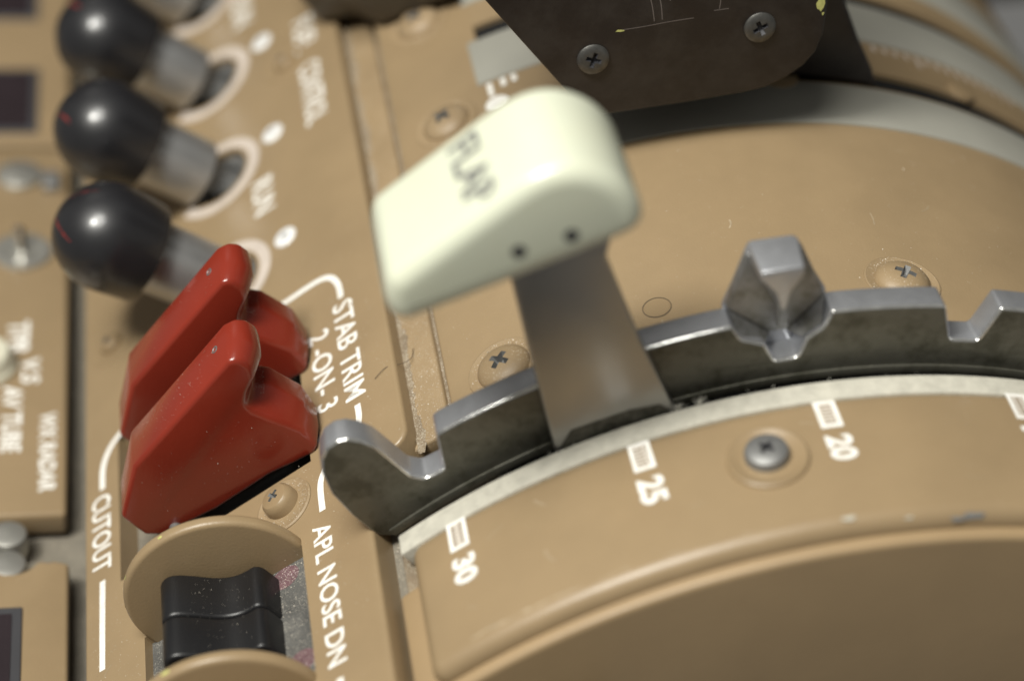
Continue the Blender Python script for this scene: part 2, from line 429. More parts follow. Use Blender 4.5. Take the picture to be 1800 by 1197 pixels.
# slanting cheeks of the pocket round the post, its shade painted in with tarnish
def cheek(pts):
    n = len(pts)
    vs_ = [bry(b_, r_, y_) for b_, r_, y_ in pts] + [bry(b_, r_, 10.2) for b_, r_, y_ in pts]
    fs_ = [tuple(range(n)), tuple(range(2 * n - 1, n - 1, -1))] + [(i, (i + 1) % n, n + (i + 1) % n, n + i) for i in range(n)]
    mk('gate_cheek', vs_, fs_, 'railmid', rail, bevel=.22, seg=2, ang=30)
cheek([(5.9, 157.4, 8.5), (7.5, 147.0, 7.4), (4.3, 138.6, 8.6), (3.7, 138.4, 8.9), (4.02, 157.6, 9.7)])
cheek([(7.5, 146.8, 7.4), (7.0, 142.2, 5.0), (5.0, 139.0, 5.4), (4.3, 138.4, 8.6)])
cheek([(2.2, 157.4, 8.5), (4.08, 157.6, 9.7), (3.76, 138.4, 8.9), (3.0, 138.6, 8.6), (.5, 147.0, 7.4)])
cheek([(.5, 146.8, 7.4), (3.0, 138.4, 8.6), (2.2, 139.0, 5.4), (.8, 142.2, 5.0)])

# flap lever
lv = thing('flap_lever', 'cream wedge-shaped flap knob on a flat grey lever', 'lever', (-41, 1.5, 124))
extr('blade', [(-49.8, 112), (-51.4, 121.5), (-56.3, 146), (-61.2, 172), (-41.2, 177), (-43.2, 166), (-36.3, 146), (-28.7, 127.5), (-25.4, 117)], xz, 0.3, 3.4, 'blade', lv, bevel=.7, seg=3)
extr('grime_patch', [(-48.3, 118), (-50.3, 123.6), (-48.6, 127.0), (-44.5, 128.4), (-38, 130.4), (-32.4, 131.0), (-30.4, 129.4), (-29.0, 122)], xz, .24, .34, 'grime', lv)
kraw = [(-81.9, 175.2), (-82.1, 171.6), (-81.2, 168.8), (-79.2, 167.5), (-76.6, 168.0), (-44.0, 180.2), (-41.6, 181.4), (-40.4, 183.0), (-40.3, 185.2), (-41.5, 188.4), (-44.2, 192.0), (-47.8, 194.5), (-51.6, 195.7), (-55.2, 195.5), (-58.6, 194.2), (-62.0, 192.0), (-70.8, 185.2), (-79.6, 178.3), (-81.2, 177.0)]
def rounded(P, it=2):
    for _ in range(it):
        Q = []
        for i in range(len(P)):
            a_, b_ = Vector(P[i]), Vector(P[(i + 1) % len(P)])
            Q += [tuple(a_ * .75 + b_ * .25), tuple(a_ * .25 + b_ * .75)]
        P = Q
    return P
def inset(P, d):
    n = len(P); Q = []
    for i in range(n):
        a_, b_, c_ = Vector(P[i - 1]), Vector(P[i]), Vector(P[(i + 1) % n])
        n1 = Vector(((b_ - a_).y, -(b_ - a_).x)).normalized(); n2 = Vector(((c_ - b_).y, -(c_ - b_).x)).normalized()
        m_ = (n1 + n2).normalized(); q = b_ - m_ * (-d) / max(.5, m_.dot(n1)) * -1
        Q.append((q.x, q.y))
    return Q
kprof = rounded(kraw)
area = sum(kprof[i - 1][0] * kprof[i][1] - kprof[i][0] * kprof[i - 1][1] for i in range(len(kprof)))
if area < 0: kprof.reverse()
KY0, KY1, KR = -14.0, 10.8, 3.3
ksec = [(KY0 + KR * (1 - math.cos(math.radians(90 * i / 8))), inset(kprof, KR * (1 - math.sin(math.radians(90 * i / 8))))) for i in range(9)]
ksec += [(KY1 - KR * (1 - math.cos(math.radians(90 * i / 8))), inset(kprof, KR * (1 - math.sin(math.radians(90 * i / 8))))) for i in range(8, -1, -1)]
knob = extr('knob', kprof, xz, 0, 1, 'cream', lv, secs=ksec)
ks = Vector((8.8, 6.9)).normalized()           # direction up the sloping top face of the knob
rot = math.radians(4)
def kmap(u, v):
    a, b = u * math.cos(rot) - v * math.sin(rot), u * math.sin(rot) + v * math.cos(rot)
    # reading direction runs toward the near side, letters stand up the slope
    p = Vector((-69.2, 186.5)) + ks * b
    nn = Vector((-ks.y, ks.x)) * .12
    return (p.x + nn.x, 6.2 - a, p.y + nn.y)
text('lettering', 'FLAP', 17.5, 6.0, kmap, 'ink', knob, bold=.015)
for x, z in ((-60.6, 180.6), (-52.2, 182.8)):
    lathe('pin_hole', [(1.25, -.5), (1.25, .06), (.3, .02)], (x, -14.0, z), (0, -1, 0), 'hole', knob, 20)

# ================================================================== CURVED COVER behind the rail
cov = thing('drum_cover', 'curved tan cover plate behind the detent rail', 'cover', bry(5, 130, 60))
cuts = [arcband('cut', 21.2, -95, 120, 140, 97.5, 104.0, None), arcband('cut', 20.4, -95, 120, 140, 135.2, 141.2, None), arcband('cut', 20.0, -95, 120, 140, 171, 177, None)]
cv = arcband('shell', 30.6, -90, 127.0, 133.0, 15.0, 300, 'tan', cov, bevel=.7, seg=3, n=90, cut=cuts)
for nm, b0, y0, y1 in (('seal_strip', 21.2, 80.8, 96.4), ('seal_strip', 21.4, 117.5, 134.9), ('seal_strip', 21.0, 151, 170.7)):
    arcband(nm, b0, -85, 132.6, 133.5, y0, y1, 'seal', cov, bevel=.3, seg=2, n=70)
for nm, b0, y0, y1 in (('slot_floor', 21.1, 97.6, 103.9), ('slot_floor', 20.3, 135.3, 141.1), ('slot_floor', 19.9, 171.1, 176.9)):
    arcband(nm, b0, -85, 126, 131.9, y0, y1, 'black', cov, n=60)
for b, y in ((25.3, 26.6), (-9.2, 27.0), (25.3, 109.6), (25.8, 152.6)):
    d = V(bry(b, 1, 0))
    lathe('screw_cup', [(7.7, -.3), (7.6, .10), (7.3, .22), (6.9, .10), (5.2, .04), (4.9, -.1)], bry(b, 132.95, y), d, 'tan_dusty', cov, 40)
    put_screw(SM_TAN, bry(b, 133.2, y), d, cov, b * 3.0, 1.13)
d = V(bry(11.7, 1, 0))
lathe('plug', [(2.75, -.2), (2.72, .03), (2.62, .05), (2.55, -.05), (2.45, -.05), (2.38, .03), (.2, .03)], bry(11.7, 133.0, 27.9), d, 'tan', cov, 32)
mk('plug_seam', [bry(11.7 + r_ * math.cos(2 * PI * i / 36) / 133 * 57.3, 133.06, 27.9 + r_ * math.sin(2 * PI * i / 36)) for r_ in (2.62, 2.84) for i in range(36)],
   [(i, (i + 1) % 36, 36 + (i + 1) % 36, 36 + i) for i in range(36)], 'brownl', cov)
lathe('screw_head', [(3.6, -.3), (3.4, .8), (2.0, 1.2), (.3, 1.2)], bry(-27.5, 133.0, 106.5), V(bry(-27.5, 1, 0)), 'tan', cov, 24)
lathe('plug', [(4.6, -.2), (4.4, .35), (3.9, .5), (.3, .6)], bry(-6.4, 133.3, 98.0), V(bry(-6.4, 1, 0)), 'tan', cov, 28)
for i, (b, y, l) in enumerate(((20.3, 121.2, 5.0), (18.9, 121.4, 3.0), (17.8, 121.4, 2.6))):
    ribbon('tick_mark', [(b, y - 4.2), (b, y - 4.2 - l)], .55, dr(133.05), 'white', cov, 1)
mk('index_dot', [bry(20.0 + 1.2 * math.cos(2 * PI * i / 20), 133.05, 108.6 + 2.8 * math.sin(2 * PI * i / 20)) for i in range(20)], [tuple(range(20))], 'white', cov)
for i in range(15):
    b = -18.6 - i * 1.25
    ribbon('tick_mark', [(b, 116.6), (b, 116.6 - (4.6 if i == 4 else 2.4))], .42, dr(133.05), 'ring', cov, 1)

# fine rubs and scratches in the paint
def rubs(parent, fn, n, ra, rb, k):
    for _ in range(n):
        a_, b_ = random.uniform(*ra), random.uniform(*rb); an = random.uniform(0, PI); l_ = random.uniform(1.2, 4.5)
        bend = random.uniform(-.4, .4)
        ribbon('scratch', [(a_ + math.cos(an) * l_ * q * k - math.sin(an) * bend * (1 - 4 * q * q) * k, b_ + math.sin(an) * l_ * q + math.cos(an) * bend * (1 - 4 * q * q)) for q in (-.5, -.17, .17, .5)], random.uniform(.07, .16), fn, 'rubbed', parent, 2)
rubs(cov, dr(133.04), 4, (-16, 12), (16, 70), .43)
rubs(scale_plate, dr(133.34), 9, (-16, 34), (-30, -8), .43)
for b, y, w in ((24, -33.6, 9), (14.5, -33.9, 8), (9, -34.0, 5), (30, -33.4, 5)):
    ribbon('worn_edge', [(b + w * q, y + .25 * math.sin(q * 9)) for q in (-.5, -.25, 0, .25, .5)], .8, lambda b_, y_: bry(b_, 133.3 - 3.8 + math.sqrt(max(0, 3.8 ** 2 - max(0, -32.8 - y_) ** 2)) + .03, y_), 'rubbed', scale_plate, 3)

# strip and groove between the drum cover and the sloped panel
st = thing('edge_strip', 'dusty tan strip between the sloped panel and the curved cover', 'trim strip', shy(-2, 127, 20))
slab('strip', shy, -8.6, 2.6, 124.5, 128.8, 22.6, 330, 'tan_dusty', st, bevel=.7)
slab('groove_floor', shy, 1.5, 9.0, 124, 127.5, 16.0, 330, 'dusty', st)
slab('lower_ledge', shy, -17.5, 9.0, 118, 126.2, -35, 19.5, 'greymetal', st)
slab('lower_strip', shy, -13.2, -9.2, 124, 127.6, -35, 5.0, 'dusty', st, bevel=.6)
# dust drift along the panel edge
dv, df = [], []
ny, nx = 150, 7
for j in range(ny + 1):
    y = 20.6 + j * 1.1
    wd = 1.5 + .8 * math.sin(j * .37) * math.sin(j * .11 + 1) + random.uniform(-.5, .5)
    for i in range(nx + 1):
        q = i / nx; hgt = .5 * (1 - q) ** 1.6 * random.uniform(.7, 1.25)
        dv.append(shy(-5.1 + wd * q + .2, 128.82 + hgt * (0 if i == nx else 1) - (.15 if i == nx else 0), y))
for j in range(ny):
    for i in range(nx):
        a = j * (nx + 1) + i; df.append((a, a + 1, a + nx + 2, a + nx + 1))
o = mk('dust_drift', dv, df, 'dusty', st)

# ================================================================== SLOPED PANEL
FP = thing('fuel_control_panel', 'sloped tan panel with white lettering STAB TRIM, CUTOUT, RUN', 'control panel', shy(-50, 125, 60))
def out_panel():
    P = [(-85.2, -90), (-15.4, -90)]
    def corner(cx, cy, r, a0, a1, n=6): return [(cx + r * math.cos(math.radians(a0 + (a1 - a0) * i / n)), cy + r * math.sin(math.radians(a0 + (a1 - a0) * i / n))) for i in range(n + 1)]
    P += corner(-15.4 - 3.5, 17.5 - 3.5, 3.5, 0, 90)
    P += [(-19.6, 20.5)]
    P += corner(-4.7 - 4, 21.6 + 4, 4, -90, 0)
    P += [(-4.7, 330), (-85.2, 330)]
    return P
def fps(s, y, h): return shy(s, h, y)
def hole_cut(s, y, r, n=28):
    return extr('cut', [(s + r * math.cos(2 * PI * i / n), y + r * math.sin(2 * PI * i / n)) for i in range(n)], fps, 115, 140, None)
LEV_Y = (101.0, 142.0, 183.0, 224.0)
cuts = [extr('cut', [(-75.6, 29.5), (-40.5, 30.5), (-27.0, 31.0), (-27.0, 76.5), (-72, 76.5), (-75.6, 73)], fps, 115, 140, None),
        extr('cut', [(-69.9, -20.7), (-31.3, -20.7), (-31.3, 10.7), (-69.9, 10.7)], fps, 115, 140, None)]
cuts += [hole_cut(-43.6, y, 8.6) for y in LEV_Y]
pl = extr('plate', out_panel(), fps, 122.5, 133.0, 'tan', FP, bevel=3.4, seg=5, ang=50, cut=cuts)
slab('guard_well', shy, -77, -25, 122.5, 127.0, 27, 78, 'greymetal', FP)
slab('switch_well', shy, -72, -30.5, 122.5, 130.6, -22, 12, 'speckle', FP)
pm = lambda dh: (lambda s, y: shy(s, 133.0 + dh, y))
def ptext(body, s0, s1, y0, y1, bold=.014):
    return text('lettering', body, y0 - y1, s1 - s0, lambda u, v: shy(s0 + v, 133.05, y0 - u), 'white', FP, bold)
ptext('STAB TRIM', -17.2, -12.1, 71.3, 40.9)
ptext('2 -ON- 3', -24.0, -18.8, 66.4, 42.3)
ptext('APL NOSE DN', -28.6, -24.3, 13.0, -22.3)
ptext('CUTOUT', -83.0, -77.9, 57.6, 35.4)
ptext('RUN', -34.2, -28.2, 130.2, 117.6)
ptext('RUN', -34.6, -28.2, 213, 199.5)
ptext('CONTROL', -17.0, -10.8, 164.0, 138.8)
ptext('FUEL', -17.0, -10.8, 184.5, 170.5)
for pts in ([(-34, 82.2), (-27.5, 82.4), (-20.0, 82.6), (-16.6, 81.2), (-14.9, 77.5), (-14.7, 72.8)],
            [(-14.6, 38.8), (-14.7, 34.6), (-16.2, 31.4), (-20.5, 29.4), (-23.4, 27.2), (-25.4, 23.5), (-25.7, 16.2)],
            [(-69.5, 75.3), (-73.5, 74.3), (-77.6, 71.2), (-79.8, 66.3), (-80.1, 59.4)],
            [(-80.3, 32.6), (-80.5, 20), (-80.6, 8.6)], [(-26.4, -25.5), (-26.4, -45), (-26.4, -70)]):
    ribbon('painted_line', pts, 1.45, pm(.05), 'white', FP)
for y in LEV_Y:
    pts = [(-43.6 + 11.1 * math.cos(math.radians(a)), y + 11.1 * math.sin(math.radians(a))) for a in range(100, -150, -8)]
    ribbon('painted_ring', pts, 3.0, pm(.05), 'ring', FP, 1)
NV = V(shy(0, 1, 0))
for y in (104.0, 145.1, 186.0):
    rv = lathe('rivet', [(3.0, -.3), (2.95, .25), (2.5, .55), (1.4, .7), (.2, .72)], shy(-26.6, 133, y), NV, 'rivet', FP, 28)
    lathe('rivet_centre', [(.9, -.1), (.85, .12), (.2, .14)], shy(-26.3, 133.72, y + .3), NV, 'darksteel', rv, 16)
lathe('screw_cup', [(6.6, -.3), (6.5, .25), (6.1, .45), (5.5, .2), (4.0, .05)], shy(-34.3, 133, 23.4), NV, 'tan_dusty', FP, 40)
put_screw(SM_PAN, shy(-34.6, 133.2, 24.2), V(shy(-.10, 1, .05)), FP, .5, 1.12)
for s_, y_ in ((-20.6, 170.5), (-77.0, 105.5)):
    lathe('screw_cup', [(6.4, -.3), (6.3, .12), (5.9, .25), (5.4, .1), (3.6, .02)], shy(s_, 133, y_), NV, 'tan', FP, 36)
    put_screw(SM_PAN, shy(s_, 132.6, y_), NV, FP, .8, .9)
for y in LEV_Y:
    b_ = lathe('lever_bushing', [(8.4, -4), (8.4, -1.2), (7.6, -.6), (5.5, -1.6), (4.5, -4)], shy(-43.6, 132.4, y), NV, 'darksteel', FP, 32)
for (s_, y_, a_) in ((-37.4, 7.6, 0), (-35.6, -14.6, 0)):
    disc('red_index_dot', (s_, y_), 3.3, pm(-2.36), 'reddot', FP, 24, 2.6)

rubs(FP, pm(.045), 8, (-31, -8), (26, 95), 1)
rubs(FP, pm(.045), 5, (-84, -72), (-15, 30), 1)

# ---- fuel levers
KC = (-133.5, 104.3); KD = (-.81, .586)
def make_fuel_lever():
    t = thing('fuel_lever', '', 'lever', (KC[0] - 29 * KD[0], 0, KC[1] - 29 * KD[1]), 'fuel control levers in a row')
    D = (KD[0], 0, KD[1]); O = (KC[0], 0, KC[1])
    R = 12.2
    pr = [(8.0, -9.6), (11.0, -9.6), (11.35, -9.4), (11.5, -8.9), (11.9, -5), (12.15, -2)]
    pr += [(R * math.cos(math.radians(a)), R * math.sin(math.radians(a))) for a in range(0, 90, 6)] + [(.15, R)]
    k = lathe('knob', pr, O, D, 'ball', t, 48)
    lathe('sleeve', [(6.5, -25.5), (7.9, -25.5), (8.25, -25.1), (8.25, -9.2), (8.1, -8.6), (6, -8.6)], O, D, 'steel', t, 48)
    lathe('stem', [(4.2, -39), (4.2, -25.2), (3, -25)], O, D, 'darksteel', t, 24)
    return t, k
def ball_streak(k, y, pts, w):  # narrow red streaks laid over the ball knobs
    """thin red streak lying on the ball surface, through points given as offsets right/up from the ball's middle (share of its radius)"""
    R = 12.245; vs_ = []
    c = Vector((KC[0], y, KC[1]))
    D = []
    for a_, b_ in pts: D.append((RT * a_ + UP * b_ - FW * math.sqrt(max(0, 1 - a_ * a_ - b_ * b_))).normalized())
    Q = []
    for i in range(len(D) - 1):
        for j in range(5): Q.append(D[i].lerp(D[i + 1], j / 5).normalized())
    Q.append(D[-1])
    for i, d in enumerate(Q):
        t_ = (Q[min(i + 1, len(Q) - 1)] - Q[max(i - 1, 0)]).normalized(); sd = d.cross(t_).normalized()
        q = i / (len(Q) - 1); ww = w * (.35 + .65 * math.sin(PI * q)) * random.uniform(.5, 1.15) * .5
        vs_ += [c + (d * R + sd * ww).normalized() * R, c + (d * R - sd * ww).normalized() * R]
    mi = (k.parent.matrix_basis @ k.matrix_basis).inverted()
    me = bpy.data.meshes.new('red_streak'); me.from_pydata([mi @ (v * MM) for v in vs_], [], [(2 * i, 2 * i + 1, 2 * i + 3, 2 * i + 2) for i in range(len(Q) - 1)])
    smooth(me); return link('red_streak', me, 'redstreak', k)
def copy_tree(o, parent=None):
    c = o.copy(); C.objects.link(c); c.parent = parent
    for ch in list(o.children): copy_tree(ch, c)
    return c
fl0, k0 = make_fuel_lever()
FLL = ('black ball-topped fuel lever just behind the red guards', 'middle one of the three black ball knobs in the row', 'farthest black ball knob, cut by the top edge of the picture', 'grey metal lever sleeve at the top edge, its ball out of view')
for i, y in enumerate(LEV_Y):
    o = fl0 if i == 0 else copy_tree(fl0)
    o.location.y = y * MM; o['label'] = FLL[i]
    kn = [c for c in o.children if c.name.startswith('knob')][0]
    if i == 0: pend = []
    pend.append(kn)
ball_streak(pend[0], LEV_Y[0], [(-.84, .34), (-.72, .12), (-.62, .0), (-.48, -.14)], .6)
ball_streak(pend[0], LEV_Y[0], [(-.60, .64), (-.35, .75), (0, .78)], .4)
ball_streak(pend[1], LEV_Y[1], [(-.78, .28), (-.62, .17), (-.5, .05)], .9)
ball_streak(pend[2], LEV_Y[2], [(-.62, .62), (-.48, .55), (-.32, .5)], 1.4)

# ---- red guards
GP = [(-66.0, 144.2), (-65.6, 137.2), (-62.8, 134.7), (-50, 133.4), (-36, 133.9), (-31, 133.1), (-25.9, 132.7), (-23.2, 134.2), (-21.9, 141.4), (-23.9, 149.4), (-25.6, 151.4), (-26.2, 152.6), (-24.6, 154.4), (-20.6, 156.4), (-19.6, 159.4), (-20.0, 161.8), (-21.6, 163.4), (-24.0, 163.7), (-55.2, 153.8)]
GN = GP[:6] + [(-25.9, 132.7), (-24.5, 133.9), (-24.2, 139.4), (-27.4, 146.4), (-28.6, 149.4), (-28.6, 152.0), (-26.4, 154.2), (-23.2, 156.2), (-22.0, 158.8), (-22.2, 161.0), (-23.2, 162.5), (-24.7, 162.8), (-55.2, 153.4)]
def make_guard():
    t = thing('switch_guard', '', 'switch guard', shy(-40, 128, 0), 'red stabiliser trim switch guards')
    b = extr('cover', GP, shy, 0.2, 11.0, 'red', t, bevel=.95, seg=4, ang=34, secs=[(.2, GN), (5.0, GP), (11.0, GP)])
    # raised cheek on the near side, leaving the hinge step lower
    lathe('pit', [(.85, -.2), (.8, .06), (.62, .1), (.5, -.1)], shy(-27.2, 162.75, 6.3), V(shy(-.34, 1, 0)), 'darksteel', b, 16)
    slab('hinge_block', shy, -66, -26, 125.5, 133.2, 1.6, 9.6, 'rubber', t, bevel=.8)
    slab('hinge_end', shy, -27, -24.2, 126, 133.6, 2.0, 10.6, 'rubber', t, bevel=.7)
    slab('spring_clip', shy, -52, -33, 126.5, 130.6, -1.7, -.9, 'steel', t, bevel=.25)
    lathe('pivot_pin', [(1.3, -12.3), (1.3, .9), (.9, 1.2), (.1, 1.2)], shy(-59.5, 135.0, 0.2), (0, -1, 0), 'darksteel', t, 20)
    return t
g0 = make_guard()
for i, (y, lb) in enumerate(((32.6, 'near red plastic switch guard, its whole side in view'), (56.8, 'far red plastic switch guard beside the lowest ball knob'))):
    o = g0 if i == 0 else copy_tree(g0)
    o.location.y = y * MM; o['label'] = lb

# ---- nose trim switches between two round guards
def half_disc(y0, y1, lb):
    t = thing('switch_fence', lb, 'switch guard', shy(-50.4, 130, y0), 'round tan guard plates of the trim switches')
    P = [(-50.4 + 19.1 * math.cos(math.radians(a)), 133 + 19.1 * math.sin(math.radians(a))) for a in range(-16, 197, 4)]
    P += [(-68.5, 122), (-32.5, 122)]
    extr('plate', P, shy, y0, y1, 'tan', t, bevel=1.0, seg=4, ang=34)
    return t
f1 = half_disc(10.2, 13.0, 'round tan guard plate behind the black trim switches')
f2 = half_disc(-23.4, -20.6, 'round tan guard plate in front of the black trim switches, cut by the bottom edge')
def rim_chip(t, a, y, ln, w):
    vs_ = []
    for i in range(7):
        q = i / 6 - .5; aa = math.radians(a + q * ln); r = 19.1 + .03
        k = w * (1 - 3 * q * q) * random.uniform(.6, 1.1)
        vs_ += [shy(-50.4 + r * math.cos(aa), 133 + r * math.sin(aa), y - k), shy(-50.4 + r * math.cos(aa), 133 + r * math.sin(aa), y + k)]
    mk('paint_chip', vs_, [(2 * i, 2 * i + 1, 2 * i + 3, 2 * i + 2) for i in range(6)], 'chip', t)
for a, ln in ((128, 4), (90, 3), (152, 3)): rim_chip(f1, a, 11.4, ln, .35)
for a, ln in ((118, 12), (104, 9), (90, 6), (134, 12), (146, 5)): rim_chip(f2, a, -22.0, ln, .45)
SWP = [(-63.0, 127), (-61.0, 131.6), (-59.2, 135.4), (-58.4, 138.4), (-58.0, 141.2), (-57.4, 143.4), (-56.2, 145.0), (-54.5, 145.6), (-52.7, 145.0), (-50.4, 142.6), (-48.2, 139.8), (-46.2, 137.9), (-44.0, 136.9), (-42.0, 136.7), (-40.5, 136.8), (-39.4, 136.0), (-38.9, 134.4), (-38.8, 127)]
SWP = [SWP[0]] + [p for i in range(len(SWP) - 1) for p in (tuple(Vector(SWP[i]) * .75 + Vector(SWP[i + 1]) * .25), tuple(Vector(SWP[i]) * .25 + Vector(SWP[i + 1]) * .75))] + [SWP[-1]]
for y0, y1, lb in ((-1.9, 8.6, 'far black rubber trim switch with a hollowed top, beside the round plate'), (-12.0, -2.05, 'near black rubber trim switch with a hollowed top, toward the bottom edge')):
    t = thing('trim_switch', lb, 'switch', shy(-50, 127, (y0 + y1) / 2), 'black trim switches')
    extr('paddle', SWP, shy, y0, y1, 'rubber', t, bevel=.8, seg=4, ang=50)
    if y0 < -5: slab('boot', shy, -64, -41, 122, 134.5, -20.0, -12.4, 'rubber', t, bevel=1.2)

# ================================================================== DARK LEVER HOUSING at the top
hs = thing('lever_housing', 'dark brown lever plate with two cross-head screws above the curved cover', 'lever housing', (-5, 95, 140))
cp = [(-74.9, 202.2), (-53.1, 172.4), (-37.7, 151.1), (-33.6, 145.4), (-31.4, 143.3), (-28.9, 142.8), (-11.6, 144.0), (.8, 145.2), (5.2, 146.0), (9.2, 147.9), (12.6, 150.4), (15.0, 153.6), (16.2, 157.8), (16.4, 163), (15.7, 202)]
cvr = extr('cover_plate', cp, xz, 75.0, 79.5, 'brown', hs, bevel=.55, seg=3, ang=24)
bodyp = [(-66, 199), (-44, 165), (-34, 148), (-33, 143.0), (-31, 141.4), (-10, 142.0), (1, 143.0), (6.5, 145.5), (11.5, 149.0), (13.4, 155.0), (12, 199)]
extr('body', bodyp, xz, 79.3, 110, 'brown', hs, bevel=.9, seg=3, ang=24)
wing = [(0, 199), (2, 133.6), (19.2, 133.2), (32.0, 129.9), (37.6, 128.2), (36.0, 133.0), (32.0, 141.1), (27.7, 151.5), (14, 199)]
extr('body_wing', wing, xz, 97.0, 112, 'brown', hs, bevel=.9, seg=3, ang=24)
for x, z, r_ in ((-31.2, 156.8, .9), (2.7, 160.9, .1)):
    put_screw(SM_FLT, (x, 74.6, z), (0, -1, .12), cvr, r_, .78)
ys = lambda x, z: (x - 1.0, 74.96, z + 3.2)
for pts in ([(-25.0, 159.6), (-20, 160.0), (-15, 160.6), (-10, 161.0)], [(-19.5, 168), (-18.6, 164.6), (-18.0, 161.0)], [(-17.6, 168), (-16.8, 164.6), (-16.4, 161.2)], [(-15.4, 168), (-15.0, 165.4)], [(-5.6, 168), (-4.8, 165), (-4.9, 162.6)], [(-6.0, 162.3), (-3.0, 162.5)]):
    ribbon('scratch', pts, .22, ys, 'scratch', cvr, 4)
for (x, z, w, h_) in ((16.2, 165.5, .8, 2.2), (15.9, 161.8, .9, 2.0), (16.6, 159.4, .35, .4), (-25.0, 159.5, 1.0, .35)):
    mk('paint_chip', [(x + w * math.cos(2 * PI * i / 10) * random.uniform(.5, 1.1) - 1.0, 74.95, 3.2 + z + h_ * math.sin(2 * PI * i / 10) * random.uniform(.6, 1.1)) for i in range(10)], [tuple(range(10))], 'chip', cvr)

# added dark block, outlined like the shade at the top edge
t = thing('top_shade', 'added dark block in the shape of the shade at the top edge between the sloped panel and the curved cover', 'lever', shy(0, 134, 168))
extr('shade_block', [(-8, 175), (2, 168), (8, 157.5), (30, 149.5), (32, 240), (-8, 240)], fps, 133.7, 149, 'brownl', t, bevel=2.0)

# ================================================================== AFT PEDESTAL PANELS
AH = 40
def radio(name, lb, y0, y1, front_detail=False):
    t = thing(name, lb, 'radio panel', aft(-180, AH - 10, (y0 + y1) / 2), 'panels of the aft pedestal')
    return t
am = lambda dh: (lambda s, y: aft(s, AH + dh, y))
def aps(s, y, h): return aft(s, h, y)
ped = slab('pedestal_rail', aft, -240, -148, AH - 22, AH - 8.0, -80, 420, 'greymetal', None)
tag(ped, None, None, kind='structure')
def aft_text(t, body, s0, s1, y0, y1): text('lettering', body, y0 - y1, s1 - s0, lambda u, v: aft(s0 + v, AH + .06, y0 - u), 'white', t, .03)
def window(t, s0, s1, y0, y1):
    w = slab('display', aft, s0, s1, AH - 1, AH + .5, y0, y1, 'disframe', t, bevel=.4)
    slab('glass', aft, s0 + 2.2, s1 - 2.2, AH, AH + .75, y0 + 2.2, y1 - 2.2, 'display', w)
A = radio('radio_panel', 'tan pedestal panel with white lettering WX RADAR at the left edge', 65.4, 205)
extr('plate', [(-240, 65.4), (-154.0, 65.4), (-154.0, 206), (-240, 206)], aps, AH - 6.5, AH, 'tan', A, bevel=1.2, seg=3)
aft_text(A, 'WX RADAR', -160.3, -155.9 - .6, 99.0, 72.6)
aft_text(A, 'AV TUBE', -169.0, -164.4, 108.6, 86.0)
aft_text(A, 'TPR', -168.3, -163.2, 132.6, 120.2)
aft_text(A, 'V.S', -164.9, -160.5, 118.8, 109.6)
lathe('selector_knob', [(7.8, 0), (7.7, 1.2), (7.0, 1.8), (6.6, 4.2), (5.8, 5.2), (.3, 5.4)], aft(-173.6, AH, 116), V(aft(0, 1, 0)), 'ivory', A, 32)
lathe('toggle_nut', [(7.4, 0), (7.4, .8), (6.0, 1.1), (4.4, .8), (3.0, .8), (2.6, 1.4), (.2, 1.4)], aft(-165.6, AH, 160), V(aft(0, 1, 0)), 'chrome', A, 32)
lathe('toggle', [(1.2, 0), (1.1, 3), (1.5, 5), (1.4, 5.8), (.9, 6.3), (.1, 6.5)], aft(-165.6, AH + 1, 160), V(aft(-.12, 1, .35)), 'glint', A, 20)
lathe('toggle_nut', [(6.0, 0), (6.0, 1.2), (5.0, 1.8), (.2, 2.0)], aft(-167, AH, 193), V(aft(0, 1, 0)), 'chrome', A, 28)
slab('slide_key', aft, -161, -156.5, AH - .5, AH + 2.4, 186, 193, 'darksteel', A, bevel=.6)
Bp = radio('radio_panel', 'tan pedestal panel with a dark display in the lower left corner', -20, 50)
nt_ = [(-240, -80), (-153.4, -80), (-153.4, 50.6)]
nt_ += [(-156.5 - 1.2 * i / 3, 51.6 - .1 * i) for i in range(4)]
nt_ += [(-165.8 + 6.4 * math.cos(math.radians(a)), 54.5 + 6.4 * math.sin(math.radians(a))) for a in range(-25, -160, -15)] + [(-240, 51.2)]
extr('plate', nt_, aps, AH - 6.5, AH, 'tan', Bp, bevel=1.0, seg=3)
window(Bp, -210, -162.9, -60, 38.0)
for y in (60.6, 51.6):
    n_ = lathe('fastener', [(4.3, -4), (4.3, .6), (3.9, 1.4), (2.8, 1.8), (.2, 1.9)], aft(-166.6, AH - 2.0, y), V(aft(0, 1, 0)), 'chrome', Bp, 28)
Cp = radio('radio_panel', 'tan pedestal panel with two dark displays in the upper left corner', 210, 400)
extr('plate', [(-240, 208.4), (-154.0, 208.4), (-154.0, 410), (-240, 410)], aps, AH - 6.5, AH, 'tan', Cp, bevel=1.2, seg=3)
window(Cp, -205, -162.6, 213.5, 245.5)
window(Cp, -205, -163.4, 272.5, 305)

